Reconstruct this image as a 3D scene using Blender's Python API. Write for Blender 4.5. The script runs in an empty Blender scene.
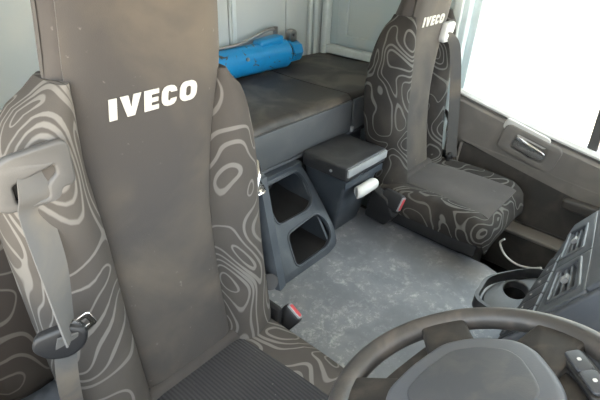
import bpy, bmesh, math, random
from mathutils import Vector, Matrix
random.seed(7)
S = bpy.context.scene
COL = S.collection
V = Vector

# ------------------------------------------------------------------ camera
F_PX, PITCH, YAW, ROLL = 466.0, math.radians(31.06), math.radians(40.33), math.radians(2.33)
CAM = V((0, 0, 1.5))
_h = V((math.cos(YAW), math.sin(YAW), 0)); _r = V((math.sin(YAW), -math.cos(YAW), 0)); _u = V((0, 0, 1))
FWD = _h * math.cos(PITCH) - _u * math.sin(PITCH)
_up = _h * math.sin(PITCH) + _u * math.cos(PITCH)
RGT = _r * math.cos(ROLL) + _up * math.sin(ROLL)
UPV = _up * math.cos(ROLL) - _r * math.sin(ROLL)
cd = bpy.data.cameras.new('camera'); cam = bpy.data.objects.new('camera', cd); COL.objects.link(cam)
cd.sensor_width = 36; cd.lens = F_PX / 600 * 36; cd.clip_start = 0.02
M = Matrix((RGT, UPV, -FWD)).transposed().to_4x4(); M.translation = CAM
cam.matrix_world = M
S.camera = cam

# ------------------------------------------------------------------ world, sun, exposure
w = bpy.data.worlds.new('sky'); S.world = w; w.use_nodes = True
bg = w.node_tree.nodes['Background']
bg.inputs[0].default_value = (0.84, 0.93, 1.0, 1); bg.inputs[1].default_value = 1.15
sd = bpy.data.lights.new('sun', 'SUN'); sun = bpy.data.objects.new('sun', sd); COL.objects.link(sun)
sd.energy = 5.0; sd.color = (1.0, 0.93, 0.82); sd.angle = math.radians(1.0)
sun.rotation_euler = V((-0.25, 0.75, 1.25)).to_track_quat('Z', 'Y').to_euler()   # from the rear, high: the roof shades the cab
S.view_settings.view_transform = 'Standard'; S.view_settings.look = 'None'
S.view_settings.gamma = 1; S.view_settings.use_curve_mapping = False
S.view_settings.exposure = 2.42

# ------------------------------------------------------------------ helpers
def ray(px, py): return RGT * ((px - 300) / F_PX) - UPV * ((py - 200) / F_PX) + FWD
def on_x(px, py, x): d = ray(px, py); return CAM + d * ((x - CAM.x) / d.x)
def on_y(px, py, y): d = ray(px, py); return CAM + d * ((y - CAM.y) / d.y)
def on_z(px, py, z): d = ray(px, py); return CAM + d * ((z - CAM.z) / d.z)

def tag(o, label=None, cat=None, group=None, kind=None):
    for k, v in (('label', label), ('category', cat), ('group', group), ('kind', kind)):
        if v: o[k] = v
    return o
def thing(name, loc, label=None, cat=None, group=None, kind=None):
    o = bpy.data.objects.new(name, None); COL.objects.link(o); o.location = loc
    o.empty_display_size = 0.05
    return tag(o, label, cat, group, kind)
def wmat(o):
    m = Matrix.Translation(o.location)
    return wmat(o.parent) @ o.matrix_parent_inverse @ m if o.parent else m
def ob(name, bm, mat, parent=None, smooth=True, angle=40):
    if isinstance(bm, bpy.types.Mesh): me = bm
    else:
        bmesh.ops.recalc_face_normals(bm, faces=bm.faces[:])
        me = bpy.data.meshes.new(name); bm.to_mesh(me); bm.free()
    me.materials.clear(); me.materials.append(mat)
    if smooth:
        me.shade_smooth()
        me.set_sharp_from_angle(angle=math.radians(angle))
    o = bpy.data.objects.new(name, me); COL.objects.link(o)
    if parent:
        o.parent = parent; o.matrix_parent_inverse = wmat(parent).inverted()
    return o
def add_box(bm, lo, hi, bev=0.0, seg=2, fn=None):
    r = bmesh.ops.create_cube(bm, size=1.0)
    vs = r['verts']
    for v in vs:
        v.co = V([(lo[i] + hi[i]) / 2 + v.co[i] * (hi[i] - lo[i]) for i in range(3)])
        if fn: v.co = fn(v.co)
    if bev:
        es = list({e for v in vs for e in v.link_edges})
        bmesh.ops.bevel(bm, geom=es, offset=bev, segments=seg, profile=0.6, affect='EDGES', clamp_overlap=True)
    return bm
def box(lo, hi, bev=0.0, seg=2, fn=None): return add_box(bmesh.new(), lo, hi, bev, seg, fn)
def prism(pts, d, bev=0.0, seg=2):
    """polygon of 3D points extruded along vector d"""
    bm = bmesh.new(); n = len(pts); d = V(d)
    a = [bm.verts.new(V(p)) for p in pts]; b = [bm.verts.new(V(p) + d) for p in pts]
    bm.faces.new(a); bm.faces.new(b[::-1])
    for i in range(n): bm.faces.new((a[i], b[i], b[(i + 1) % n], a[(i + 1) % n]))
    if bev:
        bmesh.ops.recalc_face_normals(bm, faces=bm.faces[:])
        bmesh.ops.bevel(bm, geom=bm.edges[:], offset=bev, segments=seg, profile=0.6, affect='EDGES', clamp_overlap=True)
    return bm
def loft(rings, cap=True, bm=None):
    bm = bm or bmesh.new()
    R = [[bm.verts.new(p) for p in r] for r in rings]; n = len(R[0])
    for a, b in zip(R, R[1:]):
        for i in range(n): bm.faces.new((a[i], a[(i + 1) % n], b[(i + 1) % n], b[i]))
    if cap:
        for r in (R[0], R[-1]):
            c = bm.verts.new(sum((v.co for v in r), V()) / n)
            for i in range(n): bm.faces.new((r[i], r[(i + 1) % n], c))
    return bm
def catmull(p, n, closed=False):
    out = []; m = len(p); segs = m if closed else m - 1
    for i in range(segs):
        g = (lambda k: p[k % m]) if closed else (lambda k: p[min(max(k, 0), m - 1)])
        a, b, c, d = g(i - 1), g(i), g(i + 1), g(i + 2)
        for j in range(n):
            t = j / n
            out.append(0.5 * ((2 * b) + (c - a) * t + (2 * a - 5 * b + 4 * c - d) * t * t + (3 * b - a - 3 * c + d) * t ** 3))
    if not closed: out.append(p[-1].copy())
    return out
def tube(pts, rad, n=10, sub=6, bm=None, closed=False):
    p = catmull([V(q) for q in pts], sub, closed) if sub else [V(q) for q in pts]
    rr = rad if callable(rad) else (lambda t: rad)
    rings = []; m = len(p); prev = None
    for i, q in enumerate(p):
        if closed: t = (p[(i + 1) % m] - p[i - 1]).normalized()
        else: t = (p[min(i + 1, m - 1)] - p[max(i - 1, 0)]).normalized()
        if prev is None: a = t.orthogonal().normalized()
        else: a = (prev - t * prev.dot(t)).normalized()
        prev = a; b = t.cross(a); r = rr(i / (m - 1))
        rings.append([q + (a * math.cos(k / n * math.tau) + b * math.sin(k / n * math.tau)) * r for k in range(n)])
    if closed: rings.append(rings[0]); 
    bm = loft(rings, not closed, bm)
    if closed: bmesh.ops.remove_doubles(bm, verts=bm.verts[:], dist=1e-5)
    return bm
def ribbon(pts, wdirs, widths, th=0.003, sub=8):
    """flat webbing along pts; wdirs across it"""
    k = len(pts)
    P = catmull([V(q) for q in pts], sub); W = catmull([V(q).normalized() * widths[i] / 2 for i, q in enumerate(wdirs)], sub)
    rings = []; m = len(P)
    for i, (p, w_) in enumerate(zip(P, W)):
        t = (P[min(i + 1, m - 1)] - P[max(i - 1, 0)]).normalized(); n = t.cross(w_).normalized() * th / 2
        rings.append([p - w_ - n, p - w_ * 0.4 - n * 1.3, p + w_ * 0.4 - n * 1.3, p + w_ - n, p + w_ + n, p + w_ * 0.4 + n * 1.3, p - w_ * 0.4 + n * 1.3, p - w_ + n])
    return loft(rings)
def rrect(x0, y0, x1, y1, r, n=5):
    out = []
    for cx, cy, a0 in ((x1 - r, y1 - r, 0), (x0 + r, y1 - r, 90), (x0 + r, y0 + r, 180), (x1 - r, y0 + r, 270)):
        for i in range(n + 1):
            a = math.radians(a0 + 90 * i / n); out.append((cx + r * math.cos(a), cy + r * math.sin(a)))
    return out
def rpoly(pts, r, n=5):
    """round the corners of a 2D polygon"""
    out = []; m = len(pts)
    for i in range(m):
        p = V(pts[i]); a = V(pts[i - 1]) - p; b = V(pts[(i + 1) % m]) - p
        k = min(r, a.length * 0.45, b.length * 0.45); s, e = p + a.normalized() * k, p + b.normalized() * k
        for j in range(n + 1):
            t = j / n; q = s * (1 - t) ** 2 + p * 2 * t * (1 - t) + e * t * t; out.append((q.x, q.y))
    return out
def plate(loops, th, bev=0.0, xf=None, res=2):
    """filled 2D outline (first loop outer, others holes) with thickness, mapped to 3D by xf(x,y,z)"""
    cu = bpy.data.curves.new('tmp', 'CURVE'); cu.dimensions = '2D'; cu.fill_mode = 'BOTH'
    cu.extrude = max(th / 2 - bev, 1e-5); cu.bevel_depth = bev; cu.bevel_resolution = res
    for lp in loops:
        s = cu.splines.new('POLY'); s.points.add(len(lp) - 1); s.use_cyclic_u = True
        for p, q in zip(s.points, lp): p.co = (q[0], q[1], 0, 1)
    o = bpy.data.objects.new('tmp', cu); COL.objects.link(o)
    dg = bpy.context.evaluated_depsgraph_get(); me = bpy.data.meshes.new_from_object(o.evaluated_get(dg))
    bpy.data.objects.remove(o); bpy.data.curves.remove(cu)
    if xf:
        for v in me.vertices: v.co = xf(v.co.x, v.co.y, v.co.z)
    bm = bmesh.new(); bm.from_mesh(me); bpy.data.meshes.remove(me)
    bmesh.ops.remove_doubles(bm, verts=bm.verts[:], dist=1e-6)
    return bm
def frame3(o, ex, ey, ez=None):
    o, ex, ey = V(o), V(ex).normalized(), V(ey).normalized()
    ez = ex.cross(ey).normalized() if ez is None else V(ez)
    return lambda x, y, z=0.0: o + ex * x + ey * y + ez * z

# ------------------------------------------------------------------ materials
class NT:
    def __init__(s, name):
        s.m = bpy.data.materials.new(name); s.m.use_nodes = True; s.t = s.m.node_tree
        s.b = s.t.nodes['Principled BSDF']; s.tc = s.t.nodes.new('ShaderNodeTexCoord')
    def n(s, kind, **kw):
        x = s.t.nodes.new(kind)
        for k, v in kw.items():
            if k.startswith('i_'): x.inputs[k[2:].replace('_', ' ')].default_value = v
            else: setattr(x, k, v)
        return x
    def l(s, a, b): s.t.links.new(a, b)
    def math(s, op, a, b=None):
        x = s.n('ShaderNodeMath', operation=op)
        for i, q in enumerate((a, b)):
            if q is None: continue
            if hasattr(q, 'links'): s.l(q, x.inputs[i])
            else: x.inputs[i].default_value = q
        return x.outputs[0]
    def mix(s, f, a, b):
        x = s.n('ShaderNodeMix', data_type='RGBA')
        for k, q in ((0, f), (6, a), (7, b)):
            if hasattr(q, 'links'): s.l(q, x.inputs[k])
            else: x.inputs[k].default_value = q if k == 0 else (*q, 1)
        return x.outputs[2]
    def noise(s, scale, detail=3, dist=0.0, vec=None, rough=0.5):
        x = s.n('ShaderNodeTexNoise', i_Scale=scale, i_Detail=detail, i_Distortion=dist, i_Roughness=rough)
        s.l(vec if vec is not None else s.tc.outputs['Object'], x.inputs['Vector']); return x.outputs['Fac']
    def ramp(s, f, a, b):
        x = s.n('ShaderNodeMapRange'); s.l(f, x.inputs[0]); x.inputs[1].default_value = a; x.inputs[2].default_value = b
        x.interpolation_type = 'SMOOTHSTEP'; return x.outputs[0]
    def bump(s, f, strength=0.2, dist=0.002):
        x = s.n('ShaderNodeBump', i_Strength=strength, i_Distance=dist); s.l(f, x.inputs['Height']); s.l(x.outputs[0], s.b.inputs['Normal'])
    def scaled(s, v, rot=(0, 0, 0)):
        x = s.n('ShaderNodeMapping'); x.inputs['Scale'].default_value = v; x.inputs['Rotation'].default_value = rot
        s.l(s.tc.outputs['Object'], x.inputs[0]); return x.outputs[0]
def mat(name, col, rough=0.5, metal=0.0, dust=None, dust_amt=0.35, dscale=9, grain=400, gstr=0.15, spec=0.5):
    t = NT(name); b = t.b; b.inputs['Roughness'].default_value = rough; b.inputs['Metallic'].default_value = metal
    b.inputs['Specular IOR Level'].default_value = spec
    d = dust or tuple(min(1, c * 1.35 + 0.01) for c in col)
    f = t.math('MULTIPLY', t.ramp(t.noise(dscale, 6, 0.6), 0.42, 0.72), dust_amt)
    t.l(t.mix(f, col, d), b.inputs['Base Color'])
    if grain: t.bump(t.noise(grain, 2), gstr, 0.001)
    return t.m
def swirl(name, base, line, off=(0, 0, 0), scale=(5.6, 5.6, 4.6), bands=9.0, width=0.0115, dusty=(0.14, 0.125, 0.105), dust_amt=0.25):
    t = NT(name); b = t.b; b.inputs['Roughness'].default_value = 0.9; b.inputs['Specular IOR Level'].default_value = 0.2
    mp = t.n('ShaderNodeMapping'); mp.inputs['Scale'].default_value = scale; mp.inputs['Location'].default_value = off
    t.l(t.tc.outputs['Object'], mp.inputs[0])
    EPS = 0.02
    def nz_at(d):
        if d is None: v = mp.outputs[0]
        else:
            a = t.n('ShaderNodeVectorMath', operation='ADD'); t.l(mp.outputs[0], a.inputs[0]); a.inputs[1].default_value = d; v = a.outputs[0]
        return t.noise(1.0, 0.0, 0.9, v)
    nz = nz_at(None); g2 = None
    for d in ((EPS, 0, 0), (0, EPS, 0), (0, 0, EPS)):
        df = t.math('DIVIDE', t.math('SUBTRACT', nz_at(d), nz), EPS); sq = t.math('MULTIPLY', df, df)
        g2 = sq if g2 is None else t.math('ADD', g2, sq)
    gr = t.math('MAXIMUM', t.math('SQRT', g2), 0.10)
    fr = t.math('FRACT', t.math('MULTIPLY', nz, bands))
    d = t.math('DIVIDE', t.math('ABSOLUTE', t.math('SUBTRACT', fr, 0.5)), t.math('MULTIPLY', gr, bands))
    wv = t.math('ADD', t.math('MULTIPLY', t.ramp(t.noise(1.7, 0, 0, mp.outputs[0]), 0.3, 0.7), width), width * 0.45)
    ln = t.math('SUBTRACT', 1.0, t.ramp(t.math('SUBTRACT', d, wv), -0.002, 0.008))
    dm = t.math('MULTIPLY', t.ramp(t.noise(6, 5, 0.5), 0.4, 0.75), dust_amt)
    c = t.mix(dm, t.mix(ln, base, line), dusty)
    t.l(c, b.inputs['Base Color'])
    t.bump(t.math('ADD', t.noise(700, 2), t.math('MULTIPLY', ln, 0.6)), 0.25, 0.001)
    return t.m
def fabric(name, col, dust, amt, rib=None):
    t = NT(name); b = t.b; b.inputs['Roughness'].default_value = 0.92; b.inputs['Specular IOR Level'].default_value = 0.15
    b.inputs['Sheen Weight'].default_value = 0.15
    f = t.math('MULTIPLY', t.ramp(t.noise(5, 5, 0.4), 0.35, 0.75), amt)
    sp = t.math('MULTIPLY', t.ramp(t.noise(70, 3, 0.3), 0.70, 0.78), 0.25)
    c = t.mix(sp, t.mix(f, col, dust), (0.3, 0.28, 0.25))
    if rib:
        wv = t.n('ShaderNodeTexWave', wave_type='BANDS', bands_direction='X', i_Scale=rib, i_Distortion=0.0)
        t.l(t.tc.outputs['Object'], wv.inputs['Vector'])
        c = t.mix(t.math('MULTIPLY', wv.outputs['Fac'], 0.55), c, tuple(q * 0.35 for q in col))
        t.bump(wv.outputs['Fac'], 0.5, 0.002)
    else: t.bump(t.noise(800, 2), 0.25, 0.001)
    t.l(c, b.inputs['Base Color']); return t.m
MT = dict(
    plastic=mat('dark_plastic', (0.028, 0.029, 0.032), 0.45, dust=(0.10, 0.10, 0.10), dust_amt=0.4),
    black=mat('black_plastic', (0.014, 0.014, 0.015), 0.5),
    slate=mat('slate_plastic', (0.045, 0.055, 0.068), 0.42, dust=(0.12, 0.13, 0.14), dust_amt=0.35),
    dash=mat('dash_plastic', (0.10, 0.11, 0.125), 0.38, dust=(0.16, 0.16, 0.16), dust_amt=0.3),
    dash_dark=mat('dash_dark_plastic', (0.05, 0.054, 0.062), 0.4),
    bezel=mat('grey_bezel', (0.085, 0.082, 0.079), 0.5),
    wheel=mat('wheel_rim_leather', (0.05, 0.047, 0.045), 0.42, dust=(0.13, 0.11, 0.095), dust_amt=0.6, dscale=14, grain=300),
    hub=mat('hub_plastic', (0.085, 0.092, 0.105), 0.45, dust=(0.14, 0.14, 0.14), dust_amt=0.3),
    hub_dark=mat('hub_pad_plastic', (0.055, 0.059, 0.068), 0.5, dust=(0.11, 0.107, 0.10), dust_amt=0.4, dscale=25),
    spoke=mat('spoke_plastic', (0.020, 0.018, 0.017), 0.6, dust=(0.065, 0.054, 0.044), dust_amt=0.7, dscale=25),
    chrome=mat('chrome', (0.75, 0.75, 0.75), 0.18, 1.0, grain=0),
    steel=mat('worn_steel', (0.42, 0.41, 0.40), 0.4, 1.0, dust=(0.2, 0.17, 0.14), dust_amt=0.5, grain=0),
    red=mat('red_button', (0.55, 0.06, 0.07), 0.35, grain=0),
    white=mat('white_plastic', (0.62, 0.62, 0.60), 0.4, dust=(0.45, 0.43, 0.4), dust_amt=0.4),
    light=mat('light_grey_plastic', (0.30, 0.31, 0.32), 0.35),
    letter=mat('lettering_white', (0.50, 0.48, 0.44), 0.7, grain=0),
    panel=fabric('seat_panel_fabric', (0.060, 0.055, 0.052), (0.140, 0.117, 0.090), 0.7),
    core=fabric('seat_core_fabric', (0.062, 0.056, 0.053), (0.11, 0.10, 0.09), 0.4),
    rib=fabric('ribbed_fabric', (0.040, 0.039, 0.042), (0.07, 0.066, 0.062), 0.4, rib=38),
    seat1=swirl('swirl_fabric_driver', (0.068, 0.061, 0.055), (0.165, 0.155, 0.142), (3.1, 0.4, 1.3), bands=11.0),
    seat2=swirl('swirl_fabric_passenger', (0.034, 0.031, 0.029), (0.125, 0.122, 0.115), (7.7, 2.4, 5.1)),
    seat3=swirl('swirl_fabric_cushion', (0.065, 0.052, 0.043), (0.16, 0.138, 0.115), (1.7, 9.4, 2.1), scale=(5, 5, 4)),
    belt=mat('belt_webbing', (0.098, 0.096, 0.093), 0.8, dust=(0.20, 0.165, 0.125), dust_amt=0.8, dscale=6, grain=900),
    vinyl=mat('bunk_vinyl', (0.036, 0.033, 0.031), 0.5, dust=(0.15, 0.132, 0.11), dust_amt=0.75, dscale=6, grain=500),
    vinyl_front=mat('bunk_front_vinyl', (0.085, 0.092, 0.098), 0.5, dust=(0.13, 0.13, 0.13), dust_amt=0.4),
    wall=mat('wall_cloth', (0.52, 0.555, 0.54), 0.85, dust=(0.60, 0.60, 0.55), dust_amt=0.6, dscale=4, grain=250, gstr=0.4),
    wall_side=mat('side_wall_vinyl', (0.46, 0.54, 0.55), 0.6, dust=(0.56, 0.57, 0.53), dust_amt=0.5, dscale=5),
    trim=mat('wall_trim', (0.60, 0.65, 0.63), 0.5),
    pillar=mat('pillar_trim', (0.56, 0.64, 0.65), 0.45),
    door=mat('door_card', (0.165, 0.152, 0.138), 0.55, dust=(0.24, 0.22, 0.195), dust_amt=0.5),
    door_dark=mat('door_pocket_plastic', (0.050, 0.046, 0.042), 0.55, dust=(0.11, 0.095, 0.08), dust_amt=0.5),
    sill=mat('door_sill', (0.60, 0.59, 0.56), 0.5),
    roof=mat('headliner', (0.48, 0.48, 0.46), 0.9),
    cloth=mat('crumpled_cloth', (0.20, 0.21, 0.24), 0.9, dust=(0.3, 0.3, 0.3), dust_amt=0.5),
    cable=mat('white_cable', (0.55, 0.54, 0.5), 0.5, grain=0),
    ground=mat('ground_gravel', (0.66, 0.56, 0.43), 0.9, dust=(0.76, 0.68, 0.55), dust_amt=0.8, dscale=0.4, grain=30, gstr=0.3),
)
def blue_mat():
    t = NT('chipped_blue_paint'); b = t.b
    chip = t.ramp(t.noise(26, 6, 0.8), 0.63, 0.68)
    grime = t.math('MULTIPLY', t.ramp(t.noise(9, 5, 0.5), 0.5, 0.75), 0.35)
    t.l(t.mix(chip, t.mix(grime, (0.012, 0.25, 0.55), (0.02, 0.14, 0.30)), (0.09, 0.07, 0.055)), b.inputs['Base Color'])
    b.inputs['Roughness'].default_value = 0.32; t.bump(t.math('SUBTRACT', 1.0, chip), 0.3, 0.001); return t.m
MT['blue'] = blue_mat()
def mat_floor():
    t = NT('rubber_floor_mat'); b = t.b
    a = t.ramp(t.noise(4, 8, 0.4, rough=0.6), 0.34, 0.68); m = t.ramp(t.noise(30, 9, 0.2, rough=0.8), 0.50, 0.64)
    br = t.math('MULTIPLY', t.ramp(t.noise(2.2, 4, 0.3), 0.5, 0.8), 0.4)
    c = t.mix(t.math('MULTIPLY', a, 0.85), (0.140, 0.153, 0.176), (0.235, 0.25, 0.275))
    c = t.mix(t.math('MULTIPLY', t.math('MULTIPLY', m, a), 0.95), c, (0.44, 0.45, 0.465)); c = t.mix(br, c, (0.25, 0.22, 0.185))
    t.l(c, b.inputs['Base Color']); b.inputs['Roughness'].default_value = 0.48
    t.bump(t.noise(150, 3), 0.25, 0.001); return t.m
MT['mat'] = mat_floor()
def mat_glass():
    t = NT('window_glass'); tr = t.n('ShaderNodeBsdfTransparent'); gl = t.n('ShaderNodeBsdfGlossy', i_Roughness=0.03)
    tr.inputs[0].default_value = (0.93, 0.96, 0.95, 1)
    mx = t.n('ShaderNodeMixShader'); mx.inputs[0].default_value = 0.05
    t.l(tr.outputs[0], mx.inputs[1]); t.l(gl.outputs[0], mx.inputs[2])
    t.l(mx.outputs[0], t.t.nodes['Material Output'].inputs['Surface']); return t.m
MT['glass'] = mat_glass()

# ------------------------------------------------------------------ the setting
XR, XL = 0.03, 2.13          # driver-side and passenger-side inner walls
YB, YF = 1.68, -0.85         # back wall, front of cab
ZC = 1.82
def struct(name, bm, m, label=None, parent=None, **kw):
    o = ob(name, bm, m, parent, **kw)
    return tag(o, label, kind='structure') if not parent else o
XD = -0.12
bm = bmesh.new(); bmesh.ops.create_grid(bm, x_segments=1, y_segments=1, size=150)
for v in bm.verts: v.co.z = -1.35
g = ob('ground', bm, MT['ground'], smooth=False); tag(g, 'pale sunlit gravel yard outside the cab window', 'ground', kind='structure')
struct('floor', box((XD, YF, -0.06), (XL + 0.06, YB + 0.06, 0.0)), MT['door_dark'], 'dark cab floor in the passenger footwell')
struct('ceiling', box((XD, YF + 0.1, ZC), (XL + 0.06, YB + 0.06, ZC + 0.05)), MT['roof'], 'pale headliner over the cab')
# back wall: backing plus padded cloth panels with open seams
wb = struct('wall_back', box((XR - 0.05, YB, 0), (XL + 0.06, YB + 0.06, ZC)), MT['wall'], 'pale grey-green cloth-lined back wall above the bunk')
xs = [XR, 0.42, 0.74, 1.09, 1.43, 1.80, 1.955]
for a, b in zip(xs, xs[1:]):
    ob('panel', box((a + 0.003, YB - 0.012, 0.80), (b - 0.003, YB, ZC - 0.005), 0.006, 3), MT['wall'], wb)
for x in (1.455, 1.985, 2.03):
    ob('seam_strip', box((x - 0.012, YB - 0.022, 0.82), (x + 0.012, YB - 0.004, ZC - 0.005), 0.005, 3), MT['trim'], wb)
# passenger-side wall behind the door, with a pressed frame and a ledge
wl = struct('wall_left', box((XL, 0.90, 0), (XL + 0.06, YB, ZC)), MT['wall_side'], 'pale blue-grey side wall panel beside the bunk')
for lo, hi in (((XL - 0.018, 1.52, 0.96), (XL, 1.58, ZC)), ((XL - 0.018, 1.03, 0.96), (XL, 1.09, ZC))):
    ob('raised_rib', box(lo, hi, 0.008, 3), MT['wall_side'], wl)
ob('raised_rib', box((XL - 0.018, 1.03, 0.925), (XL, 1.58, 0.975), 0.008, 3), MT['wall_side'], wl)
ob('corner_post', box((XL - 0.05, YB - 0.05, 0.86), (XL, YB - 0.012, ZC - 0.005), 0.012, 3), MT['trim'], wl)
ob('ledge', box((XL - 0.045, 1.0, 0.872), (XL, YB - 0.05, 0.915), 0.01, 3), MT['trim'], wl)
struct('wall_right', box((XD, 0.865, 0), (XR, YB, ZC)), MT['wall'], 'pale side wall behind the driver seat')
struct('wall_front', box((XD, YF, 0), (XL + 0.06, YF + 0.06, 0.80)), MT['dash_dark'], 'dark bulkhead below the windscreen')
t1 = struct('trim_1', prism([(XL - 0.03, 0.865, 0.0), (XL + 0.06, 0.865, 0.0), (XL + 0.06, 0.975, 0.0), (XL - 0.03, 0.965, 0.0)], (0, 0, ZC), 0.012, 3), MT['pillar'], 'pale blue-grey door pillar trim behind the passenger seat belt')
ob('pillar_cover', box((XL - 0.045, 0.895, 0.9), (XL - 0.028, 0.935, ZC - 0.005), 0.006, 3), MT['trim'], t1)
struct('trim_2', prism([(XL - 0.01, YF + 0.06, 0.75), (XL + 0.06, YF + 0.06, 0.75), (XL + 0.06, YF + 0.16, 0.75), (XL - 0.01, YF + 0.16, 0.75)], (0, 0.1, ZC - 0.75), 0.01), MT['pillar'], 'passenger-side windscreen pillar')
d2 = struct('unseen_door_2', box((-0.115, -0.70, 0.0), (-0.055, 0.86, 0.86), 0.012), MT['door_dark'], 'unseen driver door with its window wound down, added to block low light')  # out-of-view door, added to block low light and darken the lower driver seat
ob('window_sill', box((-0.12, -0.70, 0.858), (-0.05, 0.86, 0.875), 0.006), MT['door_dark'], d2)
ob('window_frame', plate([[(0.865, 0.80), (0.865, ZC), (-0.48, ZC), (-0.72, 0.55)], [(0.83, 0.86), (0.83, ZC - 0.1), (-0.45, ZC - 0.1), (-0.66, 0.86)]], 0.05, 0.008, lambda y, z, t=0.0: V((-0.085 + t, y, z))), MT['door_dark'], d2)
# passenger door
def sill_z(y): return 0.825 + (y - 0.83) * 0.235 + (0.02 * ((0.83 - y) / 0.6) ** 2 if y < 0.83 else 0)
ys = [0.86, 0.80, 0.7, 0.6, 0.5, 0.4, 0.3, 0.2, 0.1, 0.0, -0.1, -0.25, -0.45, -0.68]
door = thing('door_1', (XL + 0.03, 0.1, 0.0), 'brown-grey passenger door with chrome inner handle and big bright window', kind='structure')
def door_strip(z0, z1, x0, x1, yy=ys):
    rings = []
    for y in yy:
        a, b = (f(y) if callable(f) else f for f in (z0, z1))
        rings.append([V((x0, y, a)), V((x0, y, b - 0.012)), V((x0 + 0.012, y, b)), V((x1, y, b)), V((x1, y, a))])
    return loft(rings)
ob('door_card', door_strip(0.0, lambda y: sill_z(y), XL, XL + 0.06), MT['door'], door, angle=30)
ob('window_sill', door_strip(lambda y: sill_z(y) - 0.004, lambda y: sill_z(y) + 0.016, XL - 0.012, XL + 0.056), MT['sill'], door)
ob('upper_trim', door_strip(lambda y: sill_z(y) - 0.20, lambda y: sill_z(y) - 0.018, XL - 0.022, XL, ys[:-2]), MT['door'], door)
ob('lower_panel', door_strip(0.30, lambda y: 0.605 + (y - 0.78) * 0.09, XL - 0.016, XL, [0.775, 0.74, 0.6, 0.4, 0.2, 0.0, -0.2, -0.4]), MT['door_dark'], door)
ob('panel_ridge', tube([(XL - 0.014, y, 0.612 + (y - 0.78) * 0.09) for y in (0.775, 0.6, 0.4, 0.2, 0.0, -0.2, -0.4)], 0.009), MT['door'], door)
ob('panel_ridge', tube([(XL - 0.018, 0.775, 0.60), (XL - 0.018, 0.782, 0.45), (XL - 0.018, 0.775, 0.31)], 0.009), MT['door'], door)
ob('armrest', box((XL - 0.06, -0.35, 0.455), (XL - 0.010, 0.27, 0.505), 0.014, 3), MT['door_dark'], door)
pk = ob('door_pocket', prism([(XL - 0.085, 0.70, 0.06), (XL - 0.005, 0.70, 0.04), (XL - 0.005, 0.70, 0.29), (XL - 0.095, 0.70, 0.275)], (0, -1.1, 0), 0.012, 3), MT['door_dark'], door)
ob('pocket_rim', box((XL - 0.105, -0.42, 0.270), (XL - 0.002, 0.71, 0.288), 0.007, 3), MT['door'], pk)
# inner handle: recessed bowl in a raised surround, chrome lever
hx = frame3((XL - 0.024, 0.48, 0.672), (0, -1, -0.22), (0, -0.22, 1), (-1, 0, 0))
sur = ob('handle_surround', plate([rrect(-0.115, -0.062, 0.135, 0.055, 0.022), rrect(-0.068, -0.042, 0.092, 0.038, 0.02)], 0.022, 0.005, hx), MT['door'], door)
ob('handle_bowl', plate([rrect(-0.070, -0.044, 0.094, 0.040, 0.02)], 0.004, 0, lambda x, y, z: hx(x, y, z - 0.006)), MT['light'], sur)
ob('handle_lever', plate([rpoly([(-0.055, -0.026), (0.03, -0.034), (0.086, -0.018), (0.082, 0.012), (0.01, 0.016), (-0.055, 0.024)], 0.012)], 0.012, 0.004, lambda x, y, z: hx(x, y, z + 0.008 + max(0, x) * 0.12)), MT['chrome'], sur)
ob('sill_glare', plate([rrect(0.0, 0.0, 0.20, 0.045, 0.012)], 0.014, 0.004, frame3((XL - 0.022, 0.60, 0.728), (0, -1, -0.235), (0, -0.235, 1), (-1, 0, 0))), MT['sill'], door)  # pale raised plate standing in for the glare along the window sill
# window: frame and pane
wf = [(0.84, sill_z(0.84)), (0.835, ZC - 0.12), (-0.45, ZC - 0.12), (-0.66, sill_z(-0.66))]
fx = lambda y, z, t=0.0: V((XL + 0.03 + t, y, z))
win = ob('window_frame', plate([[(0.865, 0.80), (0.865, ZC), (-0.48, ZC), (-0.72, 0.55)], [(p[0], p[1] - (0.03 if i in (0, 3) else 0)) for i, p in enumerate(wf)]], 0.05, 0.008, fx), MT['pillar'], door)
ob('window_divider', prism([(XL + 0.012, 0.262, sill_z(0.26)), (XL + 0.045, 0.262, sill_z(0.26)), (XL + 0.045, 0.222, sill_z(0.22)), (XL + 0.012, 0.222, sill_z(0.22))], (0, 0.05, ZC - 0.1 - sill_z(0.25)), 0.006), MT['bezel'], door)
ob('window_pane', prism([(XL + 0.028, p[0], p[1]) for p in wf], (0.005, 0, 0)), MT['glass'], door, smooth=False)

# ------------------------------------------------------------------ raised tunnel with rubber mat
def tunnel():
    rings = []
    for y in [-0.75, -0.4, -0.1, 0.1, 0.2, 0.28, 0.33, 0.38, 0.45, 0.55, 0.7, 0.85, 1.0, 1.13]:
        xr = 1.66 if y > 0.42 else 1.66 - (0.42 - max(y, 0.2)) ** 2 * 3.0
        xl = 0.70
        top = 0.35 + 0.004 * math.sin(y * 9)
        pr = [(xl - 0.03, 0.0)]
        for k in range(7):
            a = math.pi / 2 * k / 6; pr.append((xl + 0.05 * (1 - math.cos(a)) , top - 0.05 * (1 - math.sin(a))))
        for k in range(1, 8): pr.append((xl + 0.05 + (xr - xl - 0.12) * k / 8, top + 0.006 * math.sin(k * 0.4)))
        for k in range(7):
            a = math.pi / 2 * k / 6; pr.append((xr - 0.07 * (1 - math.sin(a)), top - 0.09 * (1 - math.cos(a))))
        pr.append((xr + 0.02, 0.0))
        rings.append([V((x, y, z)) for x, z in pr])
    return loft(rings)
tm = ob('floor_mat', tunnel(), MT['mat'], angle=70); tag(tm, 'dusty grey rubber mat over the raised floor between the two seats', 'floor mat')

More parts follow.
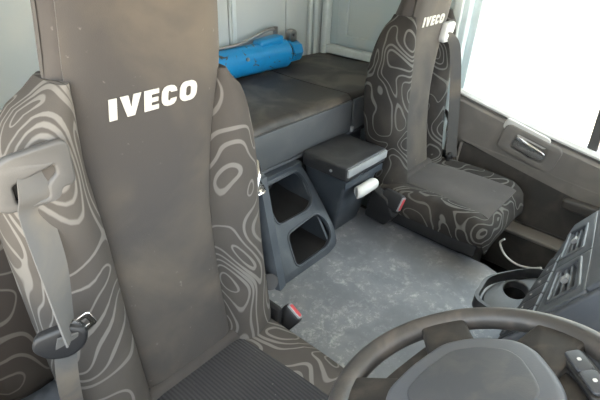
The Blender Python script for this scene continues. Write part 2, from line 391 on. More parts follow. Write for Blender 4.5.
# ------------------------------------------------------------------ seats
def letters(xf, width, height, depth, m, parent):
    """IVECO as five heavy letters, laid out over width"""
    u = width / 21.6; k = height / 4.6
    def P(x0, pts): return [(-width / 2 + (x0 + a) * u, (b - 2.3) * k) for a, b in pts]
    co = [(3.9, 1.55), (3.75, 0.8), (3.2, 0.2), (2.4, 0), (1.5, 0), (0.7, 0.3), (0.15, 1.0), (0, 1.8), (0, 2.8), (0.15, 3.6), (0.7, 4.3), (1.5, 4.6), (2.4, 4.6), (3.2, 4.4), (3.75, 3.8), (3.9, 3.05), (2.35, 3.05), (2.2, 3.4), (1.95, 3.45), (1.7, 3.35), (1.6, 3.0), (1.6, 1.6), (1.7, 1.25), (1.95, 1.15), (2.2, 1.2), (2.35, 1.55)]
    glyphs = [
        [P(0, [(0, 0), (1.75, 0), (1.75, 4.6), (0, 4.6)])],
        [P(2.5, [(1.55, 0), (3.25, 0), (4.75, 4.6), (3.0, 4.6), (2.4, 1.9), (1.8, 4.6), (0, 4.6)])],
        [P(8.0, [(0, 0), (3.5, 0), (3.5, 1.05), (1.65, 1.05), (1.65, 1.8), (3.3, 1.8), (3.3, 2.8), (1.65, 2.8), (1.65, 3.55), (3.5, 3.55), (3.5, 4.6), (0, 4.6)])],
        [P(12.2, co)],
        [P(16.9, rrect(0, 0, 4.6, 4.6, 1.7, 6)), P(16.9, rrect(1.6, 1.15, 3.0, 3.45, 0.6, 4))],
    ]
    for gph in glyphs: ob('letter', plate(gph, depth, 0, xf), m, parent, smooth=False)

def smooth(a, b, t): t = min(1, max(0, (t - a) / (b - a))); return t * t * (3 - 2 * t)
def seat(name, label, x0, y0, z0, lean, sw, base_lo, clen=0.46):
    BW = 0.262 if name == 'driver_seat' else 0.252
    CW = 0.255 if name == 'driver_seat' else 0.245
    root = thing(name, (x0, y0 - 0.2, base_lo), label, 'seat', 'cab seats')
    L = math.radians(lean)
    def B(u, h, off=0.0):
        """point on the backrest: across u, up h, proud of its face by off"""
        v = h * math.sin(L) + 0.028 * math.sin(math.pi * min(max(h, 0), 0.66) / 0.66) - (0.03 * smooth(0.62, 0.90, h)) - off
        return V((x0 + u + 0.010 * smooth(0.55, 0.72, h), y0 + v, z0 + h * math.cos(L)))
    hs = [-0.04 + i * 0.02 for i in range(50)]
    def phw(h): return 0.122 + 0.022 * smooth(0.35, 0.70, h) - 0.008 * smooth(0.7, 0.85, h)
    # backrest core with the integrated head section
    def core_w(h): return phw(h) + 0.010 + 0.006 * smooth(0.6, 0.72, h)
    rings = []
    HT = 0.93
    for i in range(48):
        h = -0.04 + (HT + 0.04) * i / 47
        k = 1.0
        if h > HT - 0.10: k = math.sqrt(max(0.0, 1 - ((h - HT + 0.10) / 0.10) ** 2)) * 0.82 + 0.18
        W = core_w(h) * (0.35 + 0.65 * k); D = (0.125 - 0.055 * smooth(0.55, 0.75, h)) * (0.5 + 0.5 * k)
        lp = rrect(-W, -D, W, 0.006, 0.045, 6)
        rings.append([B(u, h, o) for u, o in lp])
    back = ob('backrest', loft(rings), MT['core'], root)
    # centre panel
    rings = []
    for i in range(46):
        h = 0.0 + 0.885 * i / 45
        e = min(1, min(h + 0.012, 0.90 - h) / 0.05); k = math.sqrt(max(0.03, 1 - (1 - e) ** 2))
        W = (phw(h) + 0.002) * (0.80 + 0.20 * k)
        fr = []
        for j in range(21):
            u = -1 + 2 * j / 20
            fr.append((u * W, (0.004 + 0.016 * k * (1 - abs(u) ** 8)) ))
        fr += [(W * 0.97, -0.01), (-W * 0.97, -0.01)]
        rings.append([B(u, h, o) for u, o in fr])
    pan = ob('center_panel', loft(rings), MT['panel'], back)
    # stitched seams down both edges of the panel
    letters(lambda x, y, z: B(x - 0.004, 0.656 + y, 0.0215 + z), 0.172, 0.036, 0.002, MT['letter'], back)
    # side bolsters in swirl cloth
    for s in (-1, 1):
        rings = []
        n = 40; HS, HE = (0.38, 0.665) if s > 0 or name != 'driver_seat' else (0.46, 0.695)
        for i in range(n):
            h = -0.045 + (HE + 0.06) * i / (n - 1)
            top = smooth(0.44, 0.71, h); top = 1 - math.sqrt(max(0, 1 - min(1, max(0, (h - HS) / (HE - HS))) ** 2))
            low = 1 - math.sqrt(max(0, 1 - min(1, max(0, (0.05 - h) / 0.10)) ** 2))
            ui = phw(h) - 0.004
            uo = ui + 0.022 + (BW - (0 if name == 'driver_seat' else 0.035 * (1 - smooth(0.0, 0.40, h))) - ui - 0.022) * (1 - top) * (1 - 0.25 * low)
            g = (1 - 0.72 * top) * (1 - 0.5 * low); dp = 0.10 * (1 - 0.35 * top)
            w_ = uo - ui
            cs = [(ui - 0.01, -0.03), (ui, 0.012 * g), (ui + 0.10 * w_, 0.042 * g), (ui + 0.32 * w_, 0.064 * g), (ui + 0.58 * w_, 0.060 * g), (ui + 0.85 * w_, 0.034 * g), (uo, -0.012), (uo, -0.06), (ui + 0.9 * w_, -dp), (ui + 0.4 * w_, -dp - 0.012), (ui, -dp)]
            cs = catmull([V((s * a, b)) for a, b in cs], 3, True)
            rings.append([B(p.x, h, p.y) for p in cs])
        ob('side_bolster', loft(rings), sw, back)
    # cushion
    Lc, th = clen, (0.125 if name == 'driver_seat' else 0.100)
    def cushion(hw, up, front, rear, m, nm, parent, th_, side_r, bol):
        rings = []
        N = 26
        for i in range(N):
            t = i / (N - 1); d = (front - rear) * (1 - (1 - t) ** 1.6 if False else t)   # distance from rear to front
            d = (front - rear) * t
            fr = front - rear - d
            rn = 0.07
            dz = 0; wn = 1.0
            if fr < rn: q = (rn - fr) / rn; dz = rn * (1 - math.sqrt(max(0, 1 - q * q))); 
            if fr < 0.12: q = (0.12 - fr) / 0.12; wn = 1 - 0.16 * (1 - math.sqrt(max(0, 1 - q * q * 0.98)))
            W = hw * wn; zt = up - dz - 0.03 * (d / 0.5) * 0 + 0.012 * math.sin(math.pi * t)
            top = []
            for j in range(21):
                u = -1 + 2 * j / 20
                rr = side_r / W; e = max(0, (abs(u) - 1 + rr) / rr)
                z = zt - side_r * (1 - math.sqrt(max(0, 1 - e * e * 0.999))) + bol * math.exp(-((abs(u) - 0.78) / 0.16) ** 2) * (1 - q if fr < rn else 1)
                top.append((u * W, z))
            zb = up - th_
            cs = top + [(W, min(zt - side_r - 0.005, zb + 0.03)), (W * 0.93, zb), (-W * 0.93, zb), (-W, min(zt - side_r - 0.005, zb + 0.03))]
            rings.append([V((x0 + u, y0 - rear - d, z0 + z)) for u, z in cs])
        return ob(nm, loft(rings), m, parent)
    cu = cushion(CW, 0.0, Lc, -0.03, sw, 'seat_cushion', root, th, 0.045, 0.018)
    # ribbed centre panel of the cushion
    rings = []
    for i in range(24):
        d = 0.005 + (Lc - 0.045) * i / 23; fr = Lc - 0.015 - d; e = min(1, min(fr, d + 0.02) / 0.05); k = math.sqrt(max(0.02, 1 - (1 - e) ** 2))
        W = 0.132 + 0.022 * i / 23
        dz = 0.07 * (1 - math.sqrt(max(0, 1 - ((0.07 - Lc + d) / 0.07) ** 2))) if d > Lc - 0.07 else 0
        top = [(u * W, 0.012 * math.sin(math.pi * min(1, (d + 0.03) / (Lc + 0.03))) - dz + 0.001 + 0.009 * k * (1 - abs(u) ** 8) + 0.018 * math.exp(-((abs(u * W) / 0.25 - 0.78) / 0.16) ** 2)) for u in [-1 + 2 * j / 16 for j in range(17)]]
        cs = top + [(W, -0.03), (-W, -0.03)]
        rings.append([V((x0 + a, y0 - d, z0 + b)) for a, b in cs])
    ob('cushion_panel', loft(rings), MT['rib'] if name == 'driver_seat' else MT['core'], cu)
    # roll where back and cushion meet
    ob('seam_roll', tube([(x0 + u, y0 - 0.012, z0 + 0.012) for u in (-0.15, -0.05, 0.05, 0.15)], 0.019, 12), MT['core'], cu)
    # pan and base
    ob('seat_pan', box((x0 - CW + 0.012, y0 - Lc + 0.03, z0 - th - 0.045), (x0 + CW - 0.012, y0 + 0.03, z0 - th + 0.012), 0.012), MT['black'], root)
    ob('seat_base', box((x0 - 0.19, y0 - Lc + 0.10, base_lo), (x0 + 0.19, y0 - 0.03, z0 - th - 0.04), 0.02, 3,
        fn=lambda c: V((x0 + (c.x - x0) * (1.0 if c.z > base_lo + 0.01 else 0.85), c.y, c.z))), MT['black'], root)
    ob('recline_hinge', box((x0 + 0.245, y0 - 0.05, z0 - 0.10), (x0 + 0.268, y0 + 0.06, z0 + 0.03), 0.01), MT['black'], root)
    return root, back, B
DX, DY, DZ = 0.415, 0.672, 0.575
PX, PY, PZ = 1.795, 0.852, 0.525
drv, drv_back, DB = seat('driver_seat', 'large driver seat in the foreground with swirl-pattern bolsters and white lettering', DX, DY, DZ, 3.0, MT['seat1'], 0.0, 0.47)
pas, pas_back, PB = seat('passenger_seat', 'smaller far passenger seat with swirl-pattern bolsters beside the bright door window', PX, PY, PZ, 4.0, MT['seat2'], 0.0, 0.46)

# ---- driver belt: grey guide bezel on the left shoulder, webbing, tongue, buckle
bf = lambda x, y, z=0.0: DB(-0.213 + x * 0.95, 0.600 + y, 0.046 + z - x * x * 1.5 + 0.25 * x)
bz = ob('belt_guide', plate([rpoly([(-0.060, -0.050), (-0.060, 0.012), (-0.040, 0.030), (0.036, 0.044), (0.042, -0.024), (0.022, -0.024), (0.020, -0.044)], 0.014),
     rpoly([(-0.042, -0.044), (-0.044, -0.006), (0.022, 0.018), (0.026, -0.004), (0.010, -0.018), (0.008, -0.044)], 0.010)], 0.016, 0.005, bf), MT['bezel'], drv_back)
ob('guide_slot', plate([rrect(-0.045, -0.046, 0.028, 0.018, 0.01)], 0.003, 0, lambda x, y, z: bf(x, y, z - 0.006)), MT['black'], bz)
A = [bf(-0.006, 0.010, -0.006), bf(-0.014, -0.03, 0.010), on_x(36, 215, 0.185), on_x(54, 270, 0.175), on_x(66, 318, 0.165), on_x(71, 338, 0.16)]
wd = [(1, 0, -0.15), (1, 0, -0.1), (1, 0.1, -0.1), (1, 0.3, -0.1), (0.9, 0.8, -0.1), (0.8, 1.0, -0.1)]
ob('belt_webbing', ribbon(A, wd, [0.044, 0.046, 0.047, 0.046, 0.044, 0.042]), MT['belt'], drv)
tp = on_x(66, 340, 0.157)
A2 = [on_x(68, 336, 0.157), on_x(66, 360, 0.15), on_x(72, 400, 0.145), V((0.145, 0.70, 0.45))]
ob('belt_webbing', ribbon(A2, [(1, -0.35, 0)] * 4, [0.030, 0.034, 0.036, 0.036]), MT['belt'], drv)
tf = frame3(tp, (0.75, -0.45, 0.35), (-0.3, 0.25, 0.9))
tg = ob('belt_tongue', plate([rpoly([(-0.042, 0.012), (-0.034, -0.012), (-0.008, -0.024), (0.022, -0.014), (0.034, 0.006), (0.024, 0.022), (-0.030, 0.026)], 0.012)], 0.022, 0.006, tf), MT['black'], drv)
ob('tongue_plate', plate([rrect(0.022, -0.006, 0.058, 0.020, 0.005), rrect(0.035, 0.000, 0.050, 0.014, 0.003)], 0.004, 0.001, lambda x, y, z: tf(x, y + 0.2 * x, z)), MT['chrome'], tg)
# buckle
def buckle(parent, top, base, name='belt_buckle', wdir=(1, 0, 0), sc=1.0):
    top, base = V(top), V(base); ax = (top - base).normalized(); ww = V(wdir); ww = (ww - ax * ww.dot(ax)).normalized(); nn = ax.cross(ww)
    f = frame3(top, ww, ax, nn)
    b = ob(name, plate([rpoly([(-0.022 * sc, -0.062 * sc), (0.022 * sc, -0.062 * sc), (0.026 * sc, 0.0), (-0.026 * sc, 0.0)], 0.006)], 0.026 * sc, 0.005, f), MT['black'], parent)
    ob('release_button', plate([rrect(-0.019 * sc, -0.008 * sc, 0.019 * sc, 0.008 * sc, 0.004)], 0.008, 0.002, frame3(top + ax * 0.0065, ww, nn, ax)), MT['red'], b)
    ob('buckle_rim', plate([rrect(-0.024 * sc, -0.012 * sc, 0.024 * sc, 0.012 * sc, 0.004), rrect(-0.0195 * sc, -0.0085 * sc, 0.0195 * sc, 0.0085 * sc, 0.003)], 0.006, 0.001, frame3(top + ax * 0.006, ww, nn, ax)), MT['light'], b)
    ob('buckle_stalk', ribbon([base, base.lerp(top, 0.3), top - ax * 0.055 * sc], [ww] * 3, [0.03, 0.03, 0.034], 0.006), MT['slate'], b)
    return b
buckle(drv, (0.722, 0.620, 0.560), (0.668, 0.658, 0.488), wdir=(0.1, -0.9, -0.4))
ob('buckle_bracket', ribbon([on_x(274, 335, 0.69), on_x(271, 322, 0.69), on_x(266, 308, 0.69)], [(0.2, 1, 0.2)] * 3, [0.028, 0.026, 0.022], 0.005), MT['pillar'], drv)
# narrow fold-up armrest seen on edge at the right of the backrest, with a bright latch on top
ar = [on_x(257, 175, 0.715), on_x(262, 205, 0.715), on_x(268, 240, 0.715), on_x(277, 284, 0.715)]
arm = ob('folded_armrest', ribbon(ar, [(0.25, -1, -0.35)] * 4, [0.038, 0.042, 0.046, 0.042], 0.032), MT['slate'], drv)
ob('latch', ribbon([on_x(256, 166, 0.715), on_x(258, 180, 0.69), on_x(260, 192, 0.685)], [(0.25, -1, -0.35)] * 3, [0.016, 0.016, 0.016], 0.034), MT['chrome'], arm)
ob('armrest_pivot', tube([on_x(270, 282, 0.67), on_x(270, 282, 0.715)], 0.022, 14, 0), MT['black'], arm)

# ---- passenger belt
pg = ob('belt_guide', plate([rpoly([(-0.03, -0.035), (-0.03, 0.03), (0.03, 0.03), (0.03, -0.035)], 0.012), rrect(-0.02, -0.018, 0.02, 0.006, 0.006)], 0.03, 0.008, lambda x, y, z: PB(0.128 + x, 0.60 + y, 0.030 + z)), MT['white'], pas_back)
A = [PB(0.128, 0.595, 0.03), PB(0.135, 0.55, 0.075), PB(0.155, 0.40, 0.105), PB(0.185, 0.2, 0.105), PB(0.205, 0.035, 0.09)]
ob('belt_webbing', ribbon(A, [(0.55, -1, 0)] * 5, [0.046] * 5), MT['belt'], pas)
pt = PB(0.205, 0.03, 0.085)
tf2 = frame3(pt, (1, 0.2, 0), (0, 0.05, 1))
tg2 = ob('belt_tongue', plate([rpoly([(-0.03, -0.02), (0.03, -0.02), (0.034, 0.02), (-0.034, 0.02)], 0.008)], 0.018, 0.005, tf2), MT['black'], pas)
ob('tongue_plate', plate([rrect(-0.02, -0.045, 0.02, -0.012, 0.005)], 0.004, 0.001, tf2), MT['chrome'], tg2)
ob('belt_webbing', ribbon([PB(0.24, 0.02, 0.09), PB(0.275, 0.14, 0.06), PB(0.285, 0.22, 0.0), PB(0.28, 0.05, -0.05), PB(0.27, -0.1, -0.05)], [(0.5, 1, 0)] * 5, [0.04] * 5), MT['belt'], pas)
buckle(pas, on_x(400, 204, 1.52), on_x(372, 188, 1.52), wdir=(0.3, -0.5, 0.8), sc=1.25)
ob('buckle_cover', prism([(1.495, 0.90, 0.40), (1.495, 0.80, 0.39), (1.495, 0.755, 0.45), (1.495, 0.80, 0.52), (1.495, 0.88, 0.55)], (0.045, 0, 0), 0.012, 3), MT['black'], pas)

# ------------------------------------------------------------------ bunk behind the seats
bunk = thing('bunk', (1.1, 1.4, 0.0), 'dark dusty vinyl bunk platform across the back of the cab', 'bunk')
ob('bunk_base', box((XR + 0.01, 1.36, 0.0), (XL - 0.012, YB - 0.015, 0.70), 0.01), MT['dash_dark'], bunk)
def bunk_top(x0, x1):
    rings = []
    n = 30
    for i in range(n + 1):
        x = x0 + (x1 - x0) * i / n; e = min(1, min(i, n - i) / 2 + 0.15) ; z = lambda y: 0.868 + 0.006 * math.sin(x * 7 + y * 5) - 0.004 * math.sin(x * 13 - y * 9)
        r = 0.03; pr = [(1.105, 0.70), (1.098, 0.76), (1.096, 0.82)]
        for k in range(7): a = math.pi / 2 * k / 6; pr.append((1.098 + r * (1 - math.cos(a)), z(1.1) - r * (1 - math.sin(a))))
        for k in range(1, 9): y = 1.13 + (YB - 0.02 - 1.13) * k / 8; pr.append((y, z(y)))
        pr.append((YB - 0.02, 0.70))
        rings.append([V((x, 1.39 + (y - 1.39) * (0.985 + 0.015 * e), zz)) for y, zz in pr])
    return loft(rings)
ob('mattress', bunk_top(XR + 0.012, 1.610), MT['vinyl'], bunk, angle=60)
ob('mattress', bunk_top(1.616, XL - 0.014), MT['vinyl'], bunk, angle=60)
for a, b in ((XR + 0.02, 1.606), (1.620, XL - 0.02)):
    ob('front_cover', box((a, 1.088, 0.705), (b, 1.10, 0.845), 0.005), MT['vinyl_front'], bunk)
ob('front_rail', box((XR + 0.02, 1.086, 0.690), (XL - 0.02, 1.36, 0.702), 0.004), MT['hub'], bunk)
ob('seam_clip', box((1.606, 1.082, 0.70), (1.622, 1.095, 0.725), 0.003), MT['light'], bunk)

# ------------------------------------------------------------------ cubby console between the seats
cub = thing('storage_cubby', (1.14, 1.0, 0.35), 'slate plastic cubby with two dark rounded pockets below the bunk', 'storage')
cf = frame3((1.14, 1.085, 0.670), (1, 0, 0), (0, -0.558, -0.83), (0, -0.83, 0.558))   # x across, y down the sloping face
face = [(-0.20, 0.0), (0.112, 0.0), (0.130, 0.06), (0.146, 0.20), (0.154, 0.30), (0.135, 0.360), (0.08, 0.374), (-0.20, 0.374)]
h1 = rpoly([(-0.115, 0.026), (0.092, 0.022), (0.114, 0.085), (0.106, 0.160), (0.060, 0.182), (-0.105, 0.178)], 0.028)
h2 = rpoly([(-0.085, 0.222), (0.100, 0.208), (0.132, 0.262), (0.128, 0.322), (0.080, 0.350), (-0.105, 0.352)], 0.03)
ob('front_face', plate([rpoly(face, 0.02), h1, h2], 0.018, 0.005, cf), MT['slate'], cub)
for nm, hh in (('pocket', h1), ('pocket', h2)):
    c0 = V((sum(p[0] for p in hh) / len(hh), sum(p[1] for p in hh) / len(hh)))
    bm = bmesh.new(); rg = []
    for k, dp in ((1.03, 0.0), (1.0, -0.12), (0.92, -0.20)):
        rg.append([bm.verts.new(cf(c0.x + (p[0] - c0.x) * k, c0.y + (p[1] - c0.y) * k, -0.004) + V((0, -dp, 0))) for p in hh])
    for a, b in zip(rg, rg[1:]):
        for i in range(len(a)): bm.faces.new((a[i], a[(i + 1) % len(a)], b[(i + 1) % len(a)], b[i]))
    bm.faces.new(rg[-1]); ob(nm, bm, MT['black'], cub)
    rim = [cf(p[0], p[1], 0.009) for p in hh]
    ob('pocket_rim', tube(rim, 0.004, 6, 0, closed=True), MT['slate'], cub)
ob('side_panel', prism([cf(0.112, 0.01, -0.002), cf(0.112, 0.36, -0.002), V((1.252, 1.30, 0.362)), V((1.252, 1.30, 0.66))], (-0.010, 0, 0)), MT['slate'], cub)
ob('side_panel', prism([cf(-0.195, 0.01, -0.002), cf(-0.195, 0.36, -0.002), V((0.945, 1.30, 0.362)), V((0.945, 1.30, 0.66))], (0.012, 0, 0)), MT['slate'], cub)
ob('top_edge', box((0.945, 1.070, 0.660), (1.265, 1.30, 0.680), 0.006), MT['slate'], cub)

# ------------------------------------------------------------------ lidded storage box
sb = thing('storage_box', (1.42, 0.98, 0.35), 'tall dark lidded storage box with a white roll handle beside the passenger seat', 'storage box')
taper = lambda c: V((c.x + (0.075 if c.x < 1.4 and c.z < 0.4 else 0), c.y + (0.09 if c.y < 0.95 and c.z < 0.4 else 0), c.z))
ob('body', box((1.280, 0.868, 0.345), (1.528, 1.072, 0.664), 0.012, 3, taper), MT['slate'], sb)
lid = ob('lid', box((1.270, 0.856, 0.662), (1.536, 1.076, 0.722), 0.010, 3), MT['plastic'], sb)
ob('lid_strip', box((1.272, 0.849, 0.684), (1.534, 0.858, 0.716), 0.004, 2), MT['light'], lid)
ob('upper_band', box((1.276, 0.862, 0.625), (1.532, 0.868, 0.655), 0.003), MT['slate'], sb)
hd = ob('handle', tube([(1.335, 0.848, 0.600), (1.345, 0.844, 0.600), (1.39, 0.844, 0.600), (1.436, 0.844, 0.600), (1.448, 0.848, 0.600)], lambda t: 0.024 * min(1, 0.55 + 8 * min(t, 1 - t)), 16), MT['white'], sb)
ob('lid_screw', tube([(1.269, 0.93, 0.69), (1.266, 0.93, 0.69)], 0.006, 10, 0), MT['light'], lid)

# ------------------------------------------------------------------ blue hydraulic ram on the bunk
jk = thing('hydraulic_ram', (1.45, 1.59, 0.875), 'chipped blue hydraulic ram lying on the bunk against the back wall', 'hydraulic ram')
jo = V((1.25, 1.598, 0.941)); jd = V((1, -0.03, -0.004)).normalized(); js = V((0.03, 1, 0)).normalized(); ju = jd.cross(js)
def lathe(prof, n=32):
    return loft([[jo + jd * a + (js * math.cos(k / n * math.tau) + ju * math.sin(k / n * math.tau)) * r for k in range(n)] for a, r in prof])
ob('barrel', lathe([(-0.05, 0.060), (-0.045, 0.066), (0.395, 0.066), (0.40, 0.068), (0.44, 0.068), (0.445, 0.064)]), MT['blue'], jk, angle=35)
ob('gland_nut', lathe([(0.445, 0.044), (0.446, 0.048), (0.470, 0.048), (0.471, 0.044)], 12), MT['black'], jk, angle=25)
ob('end_cap', lathe([(0.472, 0.046), (0.476, 0.054), (0.525, 0.054), (0.542, 0.046), (0.543, 0.03)], 8), MT['blue'], jk, angle=25)
pj = lambda a, s_, u_: jo + jd * a + js * s_ + ju * u_
up_s = 1 if ju.z > 0 else -1
ob('valve_block', box((0, 0, 0), (1, 1, 1), 0.12, 3, fn=lambda c: pj(0.27 + c.x * 0.15, -0.034 + c.y * 0.068, up_s * (0.045 + c.z * (0.034 + 0.012 * c.x)))), MT['blue'], jk)
ob('pipe', tube([pj(0.02, 0.0, up_s * 0.072), pj(0.16, 0.0, up_s * 0.074), pj(0.24, 0.01, up_s * 0.088), pj(0.36, 0.02, up_s * 0.112), pj(0.42, 0.02, up_s * 0.110)], 0.008, 8), MT['steel'], jk)
ob('pipe_fitting', tube([pj(0.41, 0.02, up_s * 0.07), pj(0.41, 0.02, up_s * 0.122)], 0.013, 6, 0), MT['steel'], jk)
ob('lug', plate([rrect(-0.022, -0.02, 0.022, 0.03, 0.018), rrect(-0.009, -0.002, 0.009, 0.016, 0.008)], 0.03, 0.003, frame3(pj(0.50, 0, up_s * 0.070), jd, ju * up_s)), MT['steel'], jk)
ob('port_boss', tube([pj(0.16, -0.05, up_s * 0.02), pj(0.16, -0.070, up_s * 0.026)], 0.008, 8, 0), MT['steel'], jk)

# ------------------------------------------------------------------ cushion and cloth in the corner behind the driver seat
rings = []
for i in range(26):
    t = i / 25; z = 0.52 + 0.70 * t
    e = min(1, min(t, 1 - t) / 0.12 + 0.02); k = math.sqrt(max(0.02, 1 - (1 - e) ** 2))
    cx, cy = 0.145 - 0.012 * t, 0.955 + 0.06 * t
    a, b = 0.098 * (0.7 + 0.3 * k) * (1 + 0.04 * math.sin(t * 11)), 0.075 * k + 0.008
    rings.append([V((cx + a * math.copysign(abs(math.cos(q)) ** 0.7, math.cos(q)), cy + b * math.copysign(abs(math.sin(q)) ** 0.8, math.sin(q)) * (1 + 0.06 * math.sin(q * 3 + t * 6)), z)) for q in [m / 28 * math.tau for m in range(28)]])
cus = ob('rolled_cushion', loft(rings), MT['seat3']); tag(cus, 'brownish swirl-pattern cushion wedged upright behind the driver seat belt', 'cushion')
bm = bmesh.new(); bmesh.ops.create_icosphere(bm, subdivisions=5, radius=1)
from mathutils import noise as mn
for v in bm.verts:
    p = v.co.copy(); f = 1 + 0.20 * mn.noise(p * 1.7) + 0.12 * (abs(mn.noise(p * 4.1)) - 0.2) + 0.06 * abs(mn.noise(p * 9))
    v.co = V((0.155 + p.x * f * 0.105, 0.955 + p.y * f * 0.085, 0.405 + p.z * f * 0.075))
cl = ob('crumpled_cloth', bm, MT['cloth'], angle=80); tag(cl, 'crumpled grey cloth bundle in the corner behind the driver seat', 'cloth')
ck = ob('corner_box', box((0.045, 0.865, 0.0), (0.30, 1.06, 0.315), 0.012), MT['black']); tag(ck, 'black plastic box on the floor behind the driver seat', 'box')

# ------------------------------------------------------------------ dashboard with centre stack
dsh = thing('centre_stack', (1.25, -0.1, 0.35), 'grey plastic centre stack with slatted air vents, switches and cup holder', 'console')
main_dash = thing('dashboard', (1.1, -0.6, 0.0), 'dark main dashboard body in front of the steering wheel', 'dashboard')
# sloping stack face: origin on lower rear edge, x along the cab, y up the slope
FA = math.radians(62)
so = V((0.88, 0.136, 0.668))
sf = frame3(so, (1, 0, 0), (0, -math.cos(FA), math.sin(FA)), (0, math.sin(FA), math.cos(FA)))
up_f = lambda k: (lambda X, Y, Z: sf(X, Y, Z + k))
a_ = sf(0, 0, -0.010); b_ = sf(0, 0.34, -0.010)
ob('stack_body', prism([V((0.90, p.y, p.z)) for p in (V((0, 0.10, 0.56)), a_, b_, V((0, -0.20, 0.985)), V((0, -0.355, 0.96)), V((0, -0.355, 0.40)), V((0, 0.0, 0.40)))], (0.70, 0, 0), 0.012, 3), MT['dash'], dsh)
ob('dash_body', box((XR + 0.02, YF + 0.07, 0.40), (XL - 0.02, -0.36, 0.93), 0.05, 4), MT['dash_dark'], main_dash)
ob('upper_fascia', plate([rpoly([(0.02, 0.262), (0.02, 0.338), (0.70, 0.338), (0.70, 0.105), (0.62, 0.118), (0.26, 0.206)], 0.01)], 0.022, 0.006, up_f(0.002)), MT['dash'], dsh)
v2 = [(0.060, 0.135), (0.055, 0.232), (0.268, 0.168), (0.262, 0.092)]
v1 = [(0.350, 0.064), (0.335, 0.150), (0.575, 0.092), (0.610, 0.010)]
ob('vent_fascia', plate([rpoly([(0.02, 0.122), (0.02, 0.254), (0.28, 0.192), (0.295, 0.080)], 0.008), rpoly(v2, 0.012)], 0.020, 0.004, sf), MT['dash'], dsh)
ob('vent_fascia', plate([rpoly([(0.303, 0.078), (0.290, 0.190), (0.60, 0.112), (0.66, 0.100), (0.68, 0.004), (0.60, 0.004)], 0.008), rpoly(v1, 0.012)], 0.020, 0.004, sf), MT['dash'], dsh)
for q in (v2, v1):
    c0 = sum((V(p) for p in q), V((0, 0))) / 4
    sh = lambda k: [tuple(c0 + (V(p) - c0) * k) for p in q]
    vt = ob('air_vent', plate([rpoly(sh(0.99), 0.012), rpoly(sh(0.88), 0.010)], 0.026, 0.003, sf), MT['hub'], dsh)
    ob('vent_well', plate([rpoly(sh(0.9), 0.01)], 0.003, 0, up_f(-0.006)), MT['black'], vt)
    for k in range(4):
        f = (k + 0.7) / 4.4
        p = V(q[0]).lerp(V(q[1]), f); r_ = V(q[3]).lerp(V(q[2]), f); p, r_ = p.lerp(r_, 0.11), r_.lerp(p, 0.11)
        n_ = V((-(r_ - p).y, (r_ - p).x)).normalized() * 0.0020
        ob('slat', plate([[tuple(p - n_), tuple(r_ - n_), tuple(r_ + n_), tuple(p + n_)]], 0.010, 0.001, up_f(0.003)), MT['dash'], vt, smooth=False)
    ob('vent_tab', plate([[tuple(c0 + V(d)) for d in ((-0.012, -0.005), (0.010, -0.009), (0.012, 0.004), (-0.010, 0.008))]], 0.012, 0.002, up_f(0.010)), MT['light'], vt)
# row of switches under the vents
ob('switch_strip', plate([rpoly([(0.02, 0.004), (0.02, 0.116), (0.295, 0.074), (0.58, 0.004)], 0.006)], 0.014, 0.003, sf), MT['dash_dark'], dsh)
for k in range(6):
    x = 0.03 + k * 0.066; t0 = 0.108 - x * 0.155; t1_ = 0.108 - (x + 0.060) * 0.155
    sw1 = ob('switch', plate([rpoly([(x, 0.010), (x, t0), (x + 0.060, t1_), (x + 0.060, 0.010)], 0.004)], 0.012, 0.003, up_f(0.006)), MT['dash_dark'], dsh)
    ob('switch_mark', plate([rrect(x + 0.024, 0.034, x + 0.036, 0.039, 0.002)], 0.002, 0, up_f(0.0125)), MT['light'], sw1)
# end cheek of the stack facing the driver
ob('end_cheek', prism([V((0.880, p.y, p.z)) for p in (sf(0, 0.0, 0.004), sf(0, 0.335, 0.004), V((0, -0.20, 0.97)), V((0, -0.30, 0.58)), V((0, 0.06, 0.54)))], (0.024, 0, 0), 0.008, 3), MT['dash'], dsh)
# cup holder tray below the stack
cz = 0.522
ccx, ccy = 1.290, 0.200
cxy = [(1.13, 0.10), (1.145, 0.240), (1.20, 0.264), (1.28, 0.256), (1.40, 0.165), (1.41, 0.06)]
ring = [(ccx + 0.052 * math.cos(a), ccy + 0.040 * math.sin(a)) for a in [i / 28 * math.tau for i in range(28)]]
cp = ob('cup_holder', plate([rpoly(cxy, 0.03), ring], 0.03, 0.006, lambda x, y, z: V((x, y, cz + z))), MT['plastic'], dsh)
ob('cup_well', loft([[V((ccx + (p[0] - ccx) * k, ccy + (p[1] - ccy) * k, cz + dz)) for p in ring] for k, dz in ((1.04, 0.010), (1.03, -0.02), (0.92, -0.085), (0.05, -0.086))], cap=False), MT['black'], cp)
wall_pts = catmull([V((x, y, cz)) for x, y in ((1.12, 0.09), (1.135, 0.252), (1.20, 0.279), (1.285, 0.270), (1.415, 0.174), (1.43, 0.05))], 6)
ob('tray_rim', loft([[p + d for d in (V((-0.005, 0.005, 0)), V((0.005, -0.005, 0)), V((0.005, -0.005, 0.038)), V((-0.005, 0.005, 0.038)))] for p in wall_pts]), MT['plastic'], cp)
ob('tray_support', box((1.16, -0.02, 0.33), (1.36, 0.18, cz - 0.09), 0.02), MT['dash_dark'], dsh)
ob('instrument_hood', box((0.16, -0.46, 0.88), (0.74, -0.28, 1.06), 0.05, 4), MT['dash_dark'], main_dash)

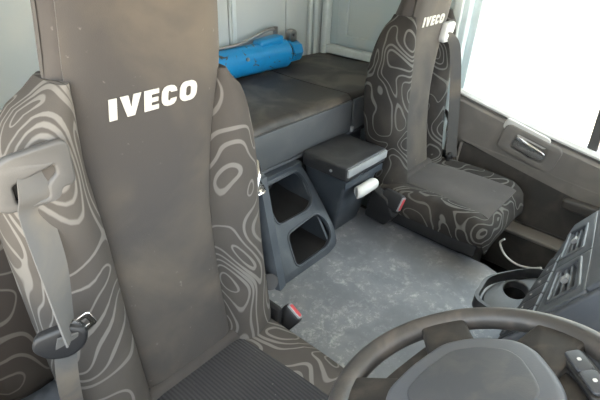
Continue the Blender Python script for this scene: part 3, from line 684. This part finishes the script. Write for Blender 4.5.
# ------------------------------------------------------------------ steering wheel
WT = math.radians(24); WC = V((0.472, 0.073, 0.954)); WR = 0.194
e2 = V((0, math.cos(WT), -math.sin(WT))); e1 = V((1, 0, 0)); en = e1.cross(e2)
if en.z < 0: en = -en
wf3 = lambda a, b, z=0.0: WC + e1 * a + e2 * b + en * z
pol = lambda r, d: (r * math.cos(math.radians(d)), r * math.sin(math.radians(d)))
sw_ = thing('steering_wheel', WC - en * 0.06, 'worn dark steering wheel with grey airbag hub in the near foreground', 'steering wheel')
ob('rim', tube([wf3(*pol(WR, 360 * i / 72)) for i in range(72)], 0.0185, 16, 0, closed=True), MT['wheel'], sw_)
def spoke(d0, d1, d2, d3, r0=0.08, r1=0.184):
    pts = [pol(r0, d0)] + [pol(r1, d2 + (d3 - d2) * i / 4) for i in range(5)] + [pol(r0, d1)]
    return plate([rpoly(pts, 0.008)], 0.024, 0.005, lambda x, y, z: wf3(x, y, z - 0.012 + 0.010 * (math.hypot(x, y) / WR)))
for a in ((18, 70, 31, 51), (-55, 4, -30, -9), (90, 140, 104, 128), (148, 186, 156, 176), (206, 250, 214, 236)):
    ob('spoke', spoke(*a), MT['spoke'], sw_)
webp = [pol(0.148, 104), pol(0.139, 88), pol(0.138, 72), pol(0.152, 52), pol(0.128, 38), pol(0.118, 10), pol(0.122, -18), pol(0.128, -40), pol(0.134, -66), pol(0.125, -95), pol(0.125, -130), pol(0.125, -160), pol(0.125, 170), pol(0.135, 150), pol(0.146, 126)]
ob('hub_web', plate([rpoly(webp, 0.015)], 0.03, 0.005, lambda x, y, z: wf3(x, y, z - 0.020)), MT['spoke'], sw_)
padp = [pol(0.126, 118), pol(0.107, 87), pol(0.119, 46), pol(0.120, 21), pol(0.125, -6), pol(0.118, -22), pol(0.106, -53), pol(0.110, -75), pol(0.105, -110), pol(0.106, -143), pol(0.118, -172), pol(0.124, 160), pol(0.125, 140)]
k = 0.90
ob('airbag_cover', plate([rpoly([(a * k, b * k) for a, b in padp], 0.02)], 0.044, 0.012, lambda x, y, z: wf3(x, y, z - 0.004), res=4), MT['hub'], sw_)
k = 0.70
ob('cover_inset', plate([rpoly([(a * k, b * k) for a, b in padp], 0.012)], 0.010, 0.004, lambda x, y, z: wf3(x, y, z + 0.0155), res=3), MT['hub_dark'], sw_)
for sgn in (1, -1):
    bx = frame3(wf3(sgn * 0.096, -0.108, 0.002), (-e1 * sgn * 0.80 - e2 * 0.60), (e1 * sgn * 0.60 - e2 * 0.80), en)
    bb = ob('button_block', plate([rrect(-0.040, -0.013, 0.050, 0.013, 0.005)], 0.010, 0.003, bx), MT['black'], sw_)
    for j in range(2):
        x = -0.038 + j * 0.044
        b_ = ob('button', plate([rrect(x, -0.009, x + 0.040, 0.009, 0.004)], 0.006, 0.002, lambda X, Y, Z: bx(X, Y, Z + 0.006)), MT['dash_dark'], bb)
        ob('button_mark', plate([rrect(x + 0.017, -0.002, x + 0.023, 0.003, 0.002)], 0.001, 0, lambda X, Y, Z: bx(X, Y, Z + 0.0095)), MT['white'], b_)
ob('column', tube([WC - en * 0.035, WC - en * 0.12, V((0.472, -0.22, 0.76))], lambda t: 0.05 + 0.02 * t, 18, 4), MT['black'], sw_)
ob('stalk', tube([WC - en * 0.09, WC - en * 0.085 + e1 * 0.10 - e2 * 0.02, WC - en * 0.07 + e1 * 0.19 - e2 * 0.03], lambda t: 0.011 - 0.003 * t, 10), MT['black'], sw_)

# ------------------------------------------------------------------ loose white cable in the passenger footwell
pts = [V((1.755, 0.375, 0.40)), on_x(500, 243, 1.76), on_x(505, 255, 1.76), on_x(516, 264, 1.74), on_x(530, 268, 1.68), on_x(541, 268, 1.635)]
cb = ob('white_cable', tube(pts, 0.0042, 8), MT['cable']); tag(cb, 'thin white cable hanging in the passenger footwell', 'cable')
